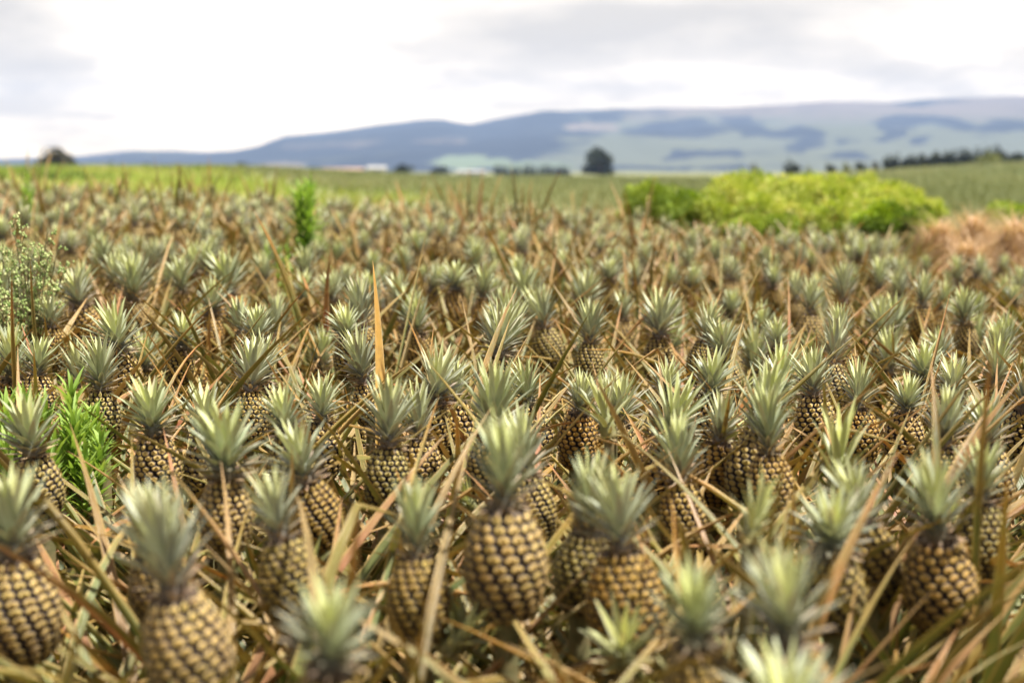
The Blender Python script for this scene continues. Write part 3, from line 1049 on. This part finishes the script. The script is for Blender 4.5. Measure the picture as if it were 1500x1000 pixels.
GT = 'scattered trees along the far edge of the plain'
tree('broadleaf_tree', 'round brown-green tree on the horizon above the green grass strip', 'tree', 87, 218, 249, 54, 330, 'brown_tree', 'egg', 3200, GT, 1)
tree('conifer_tree', 'lone dark cone-shaped tree standing before the mountains', 'tree', 880, 219, 255, 50, 560, 'dark_tree', 'egg', 3600, None, 2)
tree('small_tree', 'thin dark tree beside the round brown-green tree', 'tree', 163, 234, 249, 8, 420, 'dark_tree', 'col', 350, GT, 3)
tree('small_tree', 'small dark tree further along from the thin one', 'tree', 214, 238, 250, 13, 430, 'dark_tree', 'round', 350, GT, 4)
tree('small_tree', 'smaller of two low dark trees above the grass strip', 'tree', 321, 244, 253, 12, 480, 'dark_tree', 'round', 350, GT, 5)
tree('small_tree', 'wider of two low dark trees above the grass strip', 'tree', 350, 244, 253, 26, 480, 'dark_tree', 'round', 500, GT, 6)
tree('low_tree', 'wide low dark tree next to the pinkish shed', 'tree', 587, 248, 262, 34, 560, 'dark_tree', 'round', 800, GT, 7)
tree('low_tree', 'narrower low dark tree beside the low white shed', 'tree', 640, 249, 262, 28, 560, 'dark_tree', 'round', 700, GT, 8)
tree('low_tree', 'tiny pale bush between the pinkish shed and the wide low dark tree', 'tree', 547, 251, 260, 10, 560, 'olive_tree', 'round', 300, GT, 9)
POSN = ['first', 'second', 'third', 'fourth', 'fifth', 'sixth', 'seventh', 'eighth', 'ninth', 'tenth', 'eleventh', 'twelfth', 'thirteenth', 'fourteenth', 'fifteenth', 'sixteenth']
rt = random.Random(4)
for i in range(14):
    px = 728 + i * 7.6 + rt.uniform(-1, 1) + (3 if i > 4 else 0)
    tree('cypress_tree', 'slim dark cypress, %s in the row counted from the white shed' % POSN[i], 'cypress', px, 240 + rt.uniform(0, 5), 257, 11, 620, 'dark_tree', 'col', 700,
         'row of slim cypresses in front of the mountains', 30 + i)
for i in range(15):
    px = 1302 + i * 12.0 + rt.uniform(-3, 3)
    tp = 231 - i * 1.1 + rt.uniform(-3, 2)
    tree('conifer_tree', 'dark conifer in the windbreak on the hill, %s counted from its low end' % POSN[i], 'conifer', px, tp if i < 14 else 221, 252 - i * .8, 22, 330, 'dark_tree', 'col', 700,
         'windbreak of dark conifers on the hill', 60 + i)
for i, (px, tp, w, mt, lb) in enumerate([(1160, 236, 32, 'dark_tree', 'rounded dark bush showing over the top of the yellow bushes'), (1186, 243, 14, 'olive_tree', 'small olive bush beside the rounded dark one above the yellow bushes'),
                                         (1215, 239, 24, 'dark_tree', 'low dark tree above the middle of the yellow bushes'), (1240, 240, 22, 'olive_tree', 'olive tree between the low dark tree and the windbreak'),
                                         (1262, 238, 24, 'dark_tree', 'dark tree just after the olive one, before the windbreak'), (1284, 235, 16, 'brown_tree', 'brownish tree at the low end of the windbreak'),
                                         (1488, 231, 34, 'dark_tree', 'broad dark bush on the hill after the windbreak'), (1106, 241, 18, 'brown_tree', 'small brown bush at the shoulder of the yellow bushes'),
                                         (1440, 240, 40, 'olive_tree', 'wide pale olive bush at the foot of the windbreak')]):
    tree('hill_bush', lb, 'bush', px, tp, 250, w, 300, mt, 'round', 420, 'bushes and small trees on the hill line', 90 + i)


def bush(name, label, lumps_px, D, mat, n, size, seed, long=2.2, droop=.3, shell=.45, cat='bush', group=None, ybase=None):
    """lumps_px: (px, py, half width px, half height px, depth offset m)"""
    r = random.Random(seed)
    px0 = sum(l[0] for l in lumps_px) / len(lumps_px)
    x0, y0, _ = at(px0, 250, D)
    g = ground(x0, y0)
    root = link(name, None, None, (x0, y0, g))
    tag(root, label, cat, group)
    lumps = []
    for (px, py, hw, hh, dz) in lumps_px:
        x, y, z = at(px, py, D + dz)
        k = (D + dz) / FPX
        lumps.append((x - x0, y - y0, z - g, hw * k, hw * k * .9, hh * k))
    tb = MB()
    for l in lumps:
        for q in range(4):
            tb2 = (l[0] + r.uniform(-.6, .6) * l[3], l[1] + r.uniform(-.6, .6) * l[4], l[2] + r.uniform(0, .6) * l[5])
            trunk_mesh(tb, (l[0] * .6, l[1] * .6, -.05), tb2, .022, .006, 5, 4, .03, r)
    link('branches', tb.mesh('branches', M['bark']), root)
    cb = MB()
    zl = [(l[0], l[1], max(l[2] * .45, .12), l[3] * .85, l[4] * .85, max(l[2] * .5, .1)) for l in lumps]
    leaf_cloud(cb, r, lumps, n, size, shell, droop, long, 0.0)
    leaf_cloud(cb, r, zl, n // 3, size, .3, droop, long, 0.0)
    link('foliage', cb.mesh('foliage', M[mat], False), root)
    return root


GB = 'clump of bushes at the field edge'
bush('lime_bush', 'round lime-green bush at the near end of the bush clump, reddish dry base', [(945, 300, 34, 31, 0), (975, 308, 34, 28, .2), (925, 313, 22, 18, -.1), (960, 288, 26, 24, .1), (990, 293, 22, 20, .5)], 14.0, 'lime_bush', 9000, .018, 1, group=GB)
bush('shaded_bush', 'dark shaded shrub filling the gap between lime and yellow bushes', [(1015, 300, 22, 22, .1), (1030, 313, 22, 20, 0)], 14.2, 'green_bush', 3000, .018, 2, group=GB)
bush('yellow_bush', 'first hump of yellow feathery bush next to the dark gap', [(1075, 296, 40, 33, 0), (1100, 283, 34, 26, .5), (1055, 316, 36, 24, -.3), (1110, 313, 40, 26, -.4)], 14.4, 'yellow_bush', 11000, .020, 3, 3.0, group=GB)
bush('yellow_bush', 'highest and widest yellow feathery bush in the middle of the clump', [(1170, 283, 50, 26, .2), (1215, 293, 50, 31, 0), (1160, 316, 46, 26, -.4), (1220, 320, 44, 24, -.4), (1250, 288, 40, 28, .3)], 14.4, 'yellow_bush', 14000, .020, 4, 3.0, group=GB)
bush('yellow_bush', 'last yellow-green hump sloping down towards the straw heaps', [(1300, 293, 42, 26, .2), (1335, 303, 38, 22, 0), (1365, 310, 26, 15, 0), (1285, 308, 34, 24, -.1)], 14.2, 'yellow_bush', 9500, .019, 5, 2.6, group=GB)
bush('green_bush', 'low dark green leafy bush in front of the yellow humps', [(1290, 323, 42, 20, 0), (1340, 330, 34, 13, 0), (1258, 335, 22, 10, 0), (1300, 314, 34, 9, .1)], 12.9, 'green_bush', 6000, .022, 6, 1.8, group=GB)
bush('lime_bush', 'low bright lime shrub at the foot of the first yellow hump', [(1090, 330, 34, 13, 0), (1140, 333, 30, 11, 0)], 13.2, 'lime_bush', 3500, .018, 7, group=GB)
bush('lime_bush', 'small lime shrub behind the last straw heap at the picture edge', [(1480, 308, 30, 6, 0), (1500, 305, 20, 6, .1)], 13.8, 'lime_bush', 1500, .018, 8, group=GB)


def heap(label, px, ytop, wpx, D, seed, n=2600):
    r = random.Random(seed)
    x, y, zt = at(px, ytop, D)
    g = ground(x, y)
    H, W = zt - g, wpx / FPX * D / 2
    mb = MB()
    # lumpy core
    vs, cs, f = [], [], []
    A, B = 22, 9
    for b in range(B + 1):
        el = b / B * PI / 2
        for a in range(A):
            az = a / A * 2 * PI
            q = 1 + .22 * mn.noise(Vector((math.cos(az) * 1.7 + seed, math.sin(az) * 1.7, el * 2)))
            vs.append((W * .9 * q * math.cos(el) * math.cos(az), W * .8 * q * math.cos(el) * math.sin(az), H * .88 * math.sin(el) * q - .02))
            cs.append((0, 0, .35 + .3 * r.random(), 1))
    for b in range(B):
        for a in range(A):
            f.append((b * A + a, b * A + (a + 1) % A, (b + 1) * A + (a + 1) % A, (b + 1) * A + a))
    mb.add(vs, f, cs)
    for q in range(n):
        az, el = r.uniform(0, 6.28), math.asin(r.random())
        p = (W * .88 * math.cos(el) * math.cos(az), W * .78 * math.cos(el) * math.sin(az), H * .85 * math.sin(el))
        leaf(mb, p, r.uniform(0, 6.28), r.uniform(-.2, 1.1), r.uniform(.15, .42) * (.6 + H * .5), .008, r.uniform(.6, 2.4), .1, 5, min(1, max(0, r.gauss(.55, .25))), None, 'cone')
    o = link('dry_grass_heap', mb.mesh('dry_grass_heap', M['straw']), None, (x, y, g))
    tag(o, label, 'straw heap', 'heaps of dry straw at the field edge')


heap('rounded heap of dry brown straw nearest to the bushes', 1378, 318, 76, 11.8, 1)
heap('middle heap of dry reddish-brown straw', 1428, 306, 92, 12.1, 2, 3200)
heap('tallest heap of dry straw with a dark hollow, cut by the picture edge', 1488, 310, 84, 11.5, 3)
heap('low straw heap at the foot of the middle one', 1420, 345, 60, 10.7, 4, 1500)
heap('small reddish dry heap beside the round lime bush', 912, 302, 44, 14.3, 5, 1200)

# grass strips (stuff) --------------------------------------------------------
rg = random.Random(21)
mb = MB()
cnt = 0
while cnt < 15000:
    y = 17 + 150 * rg.random() ** 1.7
    t = rg.uniform(-.42, .0)
    edge = -.05 - .04 * mn.noise(Vector((y * .1, 0, 1)))
    if t > edge + .06 * rg.random():
        continue
    if t > -.19 and y > 60 + 900 * max(0, -t - .13) + 60 * rg.random() - 20:
        continue
    x = t * y
    g = ground(x, y)
    cnt += 1
    pz = mn.noise(Vector((x * .11, y * .05, 3)))
    L = rg.uniform(.08, .24) * (1 + y / 70)
    rn = min(1, max(0, .55 + pz * 1.3 + rg.gauss(0, .14)))
    a = rg.uniform(0, 6.28)
    w = L * .16
    dx, dy = math.cos(a), math.sin(a)
    lean = rg.uniform(-.3, .3) * L
    mb.add([(x - dx * w, y - dy * w, g - .02), (x + dx * w, y + dy * w, g - .02), (x + lean + dx * w * .3, y + dy * w * .3, g + L * .8), (x + lean * 1.5, y, g + L)],
           [(0, 1, 2), (0, 2, 3)], [(0, 0, rn, 1), (0, 0, rn, 1), (.8, 0, rn, 1), (1, 0, rn, 1)])
tag(link('grass', mb.mesh('grass', M['grass'], False)), 'bright yellow-green grass strip behind the pineapple field', 'grass', None, 'stuff')

mb = MB()
cnt = 0
while cnt < 17000:
    row = rg.randrange(0, 90)
    y = 19 * (1.031 ** row)
    t = rg.uniform(-.42, .42)
    if (y < 24 and t < .02) or (t < -.06 and y < 62 + 900 * max(0, -t - .13) + 30 * rg.random()):
        continue
    x = t * y
    y += rg.uniform(-.1, .1) * (1 + y / 60)
    g = ground(x, y)
    cnt += 1
    s = rg.uniform(.12, .24) * (1 + y / 90)
    rn = min(1, max(0, .5 + rg.gauss(0, .16) + .5 * mn.noise(Vector((x * .03, y * .01, 7)))))
    vs, f, cs = [], [], []
    for q in range(5):
        a = q * 2.513 + rg.random()
        b = len(vs)
        vs += [(x + .15 * s * math.cos(a + 1.5), y + .15 * s * math.sin(a + 1.5), g), (x - .15 * s * math.cos(a + 1.5), y - .15 * s * math.sin(a + 1.5), g), (x + s * math.cos(a), y + s * math.sin(a), g + s * 1.3)]
        cs += [(0, 0, rn, 1)] * 2 + [(1, 0, rn, 1)]
        f.append((b, b + 1, b + 2))
    mb.add(vs, f, cs)
tag(link('crop_rows', mb.mesh('crop_rows', M['tuft'], False)), 'grey-green rows of young crop on the plain and the hill', 'crop rows', None, 'stuff')


# ------------------------------------------------------------------ weeds standing in the field
def leafy_weed(label, px, ytop, D, mat, seed, nst=9, spread=.16, LL=.085, w=.012, H=None, cat='weed', drop=.6, ybase=None, per=46, u0=.5):
    r = random.Random(seed)
    x, y, zt = at(px, ytop, D)
    g = ground(x, y)
    H = zt - g
    root = link('leafy_weed', None, None, (x, y, g))
    tag(root, label, cat, 'weeds growing among the pineapples')
    sb, lb = MB(), MB()
    for s in range(nst):
        a = r.uniform(0, 6.28)
        rr = spread * math.sqrt(r.random())
        hh = H * r.uniform(.86, 1.0) * (1 - .12 * rr / spread)
        top = np.array([rr * math.cos(a), rr * math.sin(a), hh])
        base = np.array([.2 * rr * math.cos(a), .2 * rr * math.sin(a), 0])
        trunk_mesh(sb, base, top, .006, .0025, 5, 5, .008, r)
        for q in range(per):
            u = u0 + (1 - u0) * (q / per)
            p = base + (top - base) * u
            az = q * GA + s
            leaf(lb, p, az, R(5 + 65 * u ** 3) + r.uniform(-.25, .25), LL * r.uniform(.7, 1.25) * (1.1 - .35 * u), w * r.uniform(.8, 1.2), r.uniform(.3, 1.2) * drop, .12, 4,
                 min(1, max(0, r.gauss(.35 + .35 * u, .16))), None, 'lance')
    link('stem', sb.mesh('stem', M['stalk']), root)
    link('leaves', lb.mesh('leaves', M[mat]), root)


leafy_weed('low bright green leafy weed with narrow leaves around a pineapple crown', 84, 546, 3.0, 'weed', 1, 12, .10, .09, .011, drop=1.0, u0=.80)
leafy_weed('bright green leafy weed at the picture edge beside a similar wider one', 16, 552, 2.9, 'weed', 2, 12, .09, .09, .012, u0=.78)
leafy_weed('tall drooping green weed rising above the field', 446, 236, 8.2, 'weed_dark', 3, 6, .05, .16, .014, drop=2.0, per=150, u0=.30)
leafy_weed('small bright green weed next to the tall drooping one', 405, 338, 7.4, 'weed', 4, 5, .12, .07, .015)
leafy_weed('slim dark weed against the grass strip near the round brown tree', 40, 246, 9.5, 'weed_dark', 5, 3, .035, .12, .012, drop=1.4, per=60)
leafy_weed('small green weed by the base of the symmetrical crown', 1348, 652, 2.95, 'weed', 6, 3, .03, .045, .006, per=26)


def seed_weed(label, px, ytop, D, seed, nb=7, lean=0.0, W=.13):
    r = random.Random(seed)
    x, y, zt = at(px, ytop, D)
    g = ground(x, y)
    H = zt - g
    root = link('seeding_weed', None, None, (x, y, g))
    tag(root, label, 'weed', 'weeds growing among the pineapples')
    sb, bb, lb = MB(), MB(), MB()
    top = np.array([lean, 0, H])
    trunk_mesh(sb, (0, 0, 0), top * np.array([.5, 1, .62]), .007, .005, 6, 6, .006, r)
    st = top * np.array([.5, 1, .62])

    def budat(p, s):
        v = [p + np.array(q) * s for q in ((1, 0, 0), (0, 1, 0), (-1, 0, 0), (0, -1, 0), (0, 0, 1.6), (0, 0, -1.3))]
        rn = min(1, max(0, r.gauss(.55, .28)))
        bb.add(v, [(0, 1, 4), (1, 2, 4), (2, 3, 4), (3, 0, 4), (1, 0, 5), (2, 1, 5), (3, 2, 5), (0, 3, 5)], [(.5, 0, rn, 1)] * 6)
    for b in range(nb * 3):
        u = r.uniform(.45, 1.0)
        p0 = st * u
        a = r.uniform(0, 6.28)
        ln = W * r.uniform(.5, 1.0)
        p1 = p0 + np.array([ln * math.cos(a) + lean * .5 * u, ln * math.sin(a), H * .42 * (.45 + .55 * u) * r.uniform(.6, 1)])
        if p1[2] > H:
            p1[2] = H
        trunk_mesh(sb, p0, p1, .0035, .0015, 4, 4, .006, r)
        for q in range(16):
            v = .3 + .7 * q / 16
            c = p0 + (p1 - p0) * v
            d = np.array([r.uniform(-1, 1), r.uniform(-1, 1), r.uniform(.1, 1.2)]) * .036 * (1.25 - v * .5)
            trunk_mesh(sb, c, c + d, .0012, .0009, 3, 1, 0, r)
            for e in range(5):
                budat(c + d * r.uniform(.6, 1.3) + np.array([r.uniform(-.009, .009) for _ in range(3)]), r.uniform(.0026, .0048))
    for q in range(40):
        u = r.uniform(.2, 1)
        leaf(lb, st * u, r.uniform(0, 6.28), r.uniform(.2, 1.0), r.uniform(.05, .1), .006, r.uniform(.3, 1.2), .1, 4, r.uniform(.1, .6), None, 'lance')
    link('stem', sb.mesh('stem', M['stalk']), root)
    link('buds', bb.mesh('buds', M['bud'], False), root)
    link('leaves', lb.mesh('leaves', M['weed_dark']), root)


seed_weed('tall weed covered in tiny pale buds, leaning in at the picture edge', 22, 300, 4.3, 1, 8, .07, .085)
seed_weed('second pale-budded weed, shorter and mostly cut by the picture edge', -12, 330, 4.2, 2, 7, .0, .08)


# ------------------------------------------------------------------ far sheds
def shed(label, px, ytop, wpx, D, hpx, wall, roof, depth=8):
    x, y, zt = at(px, ytop, D)
    g = ground(x, y)
    W, H = wpx / FPX * D, max(2.6, zt - g)
    root = link('shed', None, None, (x, y, g))
    tag(root, label, 'shed', 'low farm sheds at the far edge of the plain')

    def box(name, x0, x1, y0, y1, z0, z1, mat, par=root):
        mb = MB()
        v = [(a, b, c) for c in (z0, z1) for b in (y0, y1) for a in (x0, x1)]
        mb.add(v, [(0, 1, 5, 4), (1, 3, 7, 5), (3, 2, 6, 7), (2, 0, 4, 6), (4, 5, 7, 6), (2, 3, 1, 0)], [(0, 0, .5, 1)] * 8)
        return link(name, mb.mesh(name, M[mat], False), par)
    hw = H * .68
    box('wall', -W / 2, W / 2, 0, depth, -.3, hw, wall)
    mb = MB()
    e = .4
    v = [(-W / 2 - e, -e, hw - .05), (W / 2 + e, -e, hw - .05), (W / 2 + e, depth + e, hw - .05), (-W / 2 - e, depth + e, hw - .05), (-W / 2 - e, depth / 2, H), (W / 2 + e, depth / 2, H)]
    mb.add(v, [(0, 1, 5, 4), (2, 3, 4, 5), (0, 4, 3), (1, 2, 5), (3, 2, 1, 0)], [(0, 0, .5, 1)] * 6)
    link('roof', mb.mesh('roof', M[roof], False), root)
    k = max(1, int(W / 7))
    for q in range(k):
        cx = -W / 2 + W * (q + .5) / k
        box('door' if q % 2 == 0 else 'window', cx - .9, cx + .9, -.06, -.003, .0 if q % 2 == 0 else .9, hw * .75, 'opening')


shed('long low shed with faded pinkish walls and roof', 500, 248, 60, 640, 9, 'pink_wall', 'pink_roof')
shed('small white shed standing higher behind the pinkish one', 551, 243, 26, 760, 8, 'white_wall', 'roof')
shed('low white shed beside the narrower low dark tree', 690, 252, 40, 640, 7, 'white_wall', 'roof')
shed('pale low building above the green grass strip', 400, 247, 34, 700, 7, 'white_wall', 'roof')

# ------------------------------------------------------------------ air
mb = MB()
B_, z0, z1 = 8650, -20.0, 500.0
v = [(a, b, c) for c in (z0, z1) for b in (-B_, B_) for a in (-B_, B_)]
mb.add(v, [(0, 1, 5, 4), (1, 3, 7, 5), (3, 2, 6, 7), (2, 0, 4, 6), (4, 5, 7, 6), (2, 3, 1, 0)], [(0, 0, .5, 1)] * 8)
k = NT('air')
pv = k.n('ShaderNodeVolumePrincipled', {'Color': (.46, .63, 1.0, 1), 'Density': 1.3e-4, 'Anisotropy': 0.0})
k.n('ShaderNodeOutputMaterial', {'Volume': pv.outputs[0]})
tag(link('haze', mb.mesh('haze', k.m, False)), None, None, None, 'stuff')

# ------------------------------------------------------------------ sky, sun, camera
SUN_EL, SUN_AZ = R(64), R(115)      # azimuth measured from +Y towards +X
w = bpy.data.worlds.new('World')
S.world = w
w.use_nodes = True
k = NT('', w.node_tree)
sky = k.n('ShaderNodeTexSky', sky_type='NISHITA', sun_disc=False, sun_elevation=SUN_EL, sun_rotation=SUN_AZ)
skyc = k.mix(1.0, sky.outputs[0], (.1, .1, .1), 'MULTIPLY')
tc = k.n('ShaderNodeTexCoord').outputs['Generated']
sep = k.n('ShaderNodeSeparateXYZ', {0: tc})
# clouds on a flat layer overhead: project the direction onto it
zz = k.math('ADD', k.math('MAXIMUM', sep.outputs[2], 0.0), 0.22)
cx = k.math('DIVIDE', sep.outputs[0], zz)
cy = k.math('DIVIDE', sep.outputs[1], zz)
cl = k.n('ShaderNodeCombineXYZ', {0: cx, 1: cy, 2: 3.7}).outputs[0]
n1 = k.noise(1.25, 7, .52, cl)
n2 = k.noise(4.2, 6, .55, cl)


def blob(az, el, sa, se):
    """soft darkening of the cloud layer around a direction"""
    azn = k.math('DIVIDE', sep.outputs[0], sep.outputs[1])
    da = k.math('DIVIDE', k.math('SUBTRACT', azn, az), sa)
    de = k.math('DIVIDE', k.math('SUBTRACT', sep.outputs[2], el), se)
    q = k.math('ADD', k.math('MULTIPLY', da, da), k.math('MULTIPLY', de, de))
    fr = k.math('GREATER_THAN', sep.outputs[1], 0.0)
    return k.math('MULTIPLY', k.math('POWER', 2.718, k.math('MULTIPLY', q, -1.0)), fr)


dens = k.math('ADD', k.math('MULTIPLY', k.math('SUBTRACT', n1, .5), 1.0), k.math('MULTIPLY', k.math('SUBTRACT', n2, .5), 1.15))
thick = k.math('ADD', dens, k.math('MULTIPLY', blob(.07, .098, .16, .030), .80))
thick = k.math('ADD', thick, k.math('MULTIPLY', blob(-.36, .085, .075, .05), .62))
thick = k.math('ADD', thick, k.math('MULTIPLY', blob(.31, .06, .12, .03), .40))
thick = k.math('ADD', thick, k.math('MULTIPLY', blob(-.15, .065, .11, .05), -.35))
cc = k.ramp(k.n('ShaderNodeMapRange', {0: thick, 1: -.3, 2: .75}).outputs[0],
            [(0, (1.25, 1.25, 1.25)), (.30, (1.02, 1.02, 1.02)), (.46, (.80, .80, .80)), (.62, (.60, .605, .61)), (1, (.43, .435, .44))])
up = k.n('ShaderNodeMapRange', {0: sep.outputs[2], 1: .15, 2: .38, 3: 1.0, 4: .36}).outputs[0]  # unseen clouds overhead made dimmer to cut the fill light
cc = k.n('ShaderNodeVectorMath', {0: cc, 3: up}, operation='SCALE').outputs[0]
back = k.n('ShaderNodeMapRange', {0: sep.outputs[1], 1: -.5, 2: .4, 3: .45, 4: 1.0}).outputs[0]  # unseen clouds behind the camera dimmed too, for less fill and deeper shade
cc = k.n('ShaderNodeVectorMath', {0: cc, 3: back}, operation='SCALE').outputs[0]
low = k.math('POWER', 2.718, k.math('MULTIPLY', k.math('MAXIMUM', sep.outputs[2], 0.0), -9.0))
cc = k.mix(1.0, cc, (1.08, 1.0, .90), 'MULTIPLY')
cc = k.mix(low, cc, k.mix(1.0, cc, (1.40, 1.17, .76), 'MULTIPLY'))
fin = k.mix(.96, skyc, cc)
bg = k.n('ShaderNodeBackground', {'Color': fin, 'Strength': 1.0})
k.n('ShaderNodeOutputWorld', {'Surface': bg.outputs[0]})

sd = bpy.data.lights.new('sun', 'SUN')
sd.energy = 5.0
sd.angle = R(1.5)
sd.color = (1.0, .955, .87)
so = link('sun', sd)
dirv = Vector((math.sin(SUN_AZ) * math.cos(SUN_EL), math.cos(SUN_AZ) * math.cos(SUN_EL), math.sin(SUN_EL)))
so.rotation_euler = dirv.to_track_quat('Z', 'Y').to_euler()

cd = bpy.data.cameras.new('camera')
cd.lens = 50
cd.sensor_width = 36
cd.clip_start = .05
cd.clip_end = 40000
cd.dof.use_dof = True
cd.dof.focus_distance = 3.35
cd.dof.aperture_fstop = 2.6
co = link('camera', cd, None, (0, 0, EYE), (PI / 2 - PITCH, 0, 0))
S.camera = co

S.view_settings.view_transform = 'Standard'
S.view_settings.look = 'None'
S.view_settings.exposure = 0.98
S.view_settings.gamma = 1
S.cycles.max_bounces = 6
S.cycles.diffuse_bounces = 2
S.cycles.transmission_bounces = 3
S.cycles.use_denoising = True
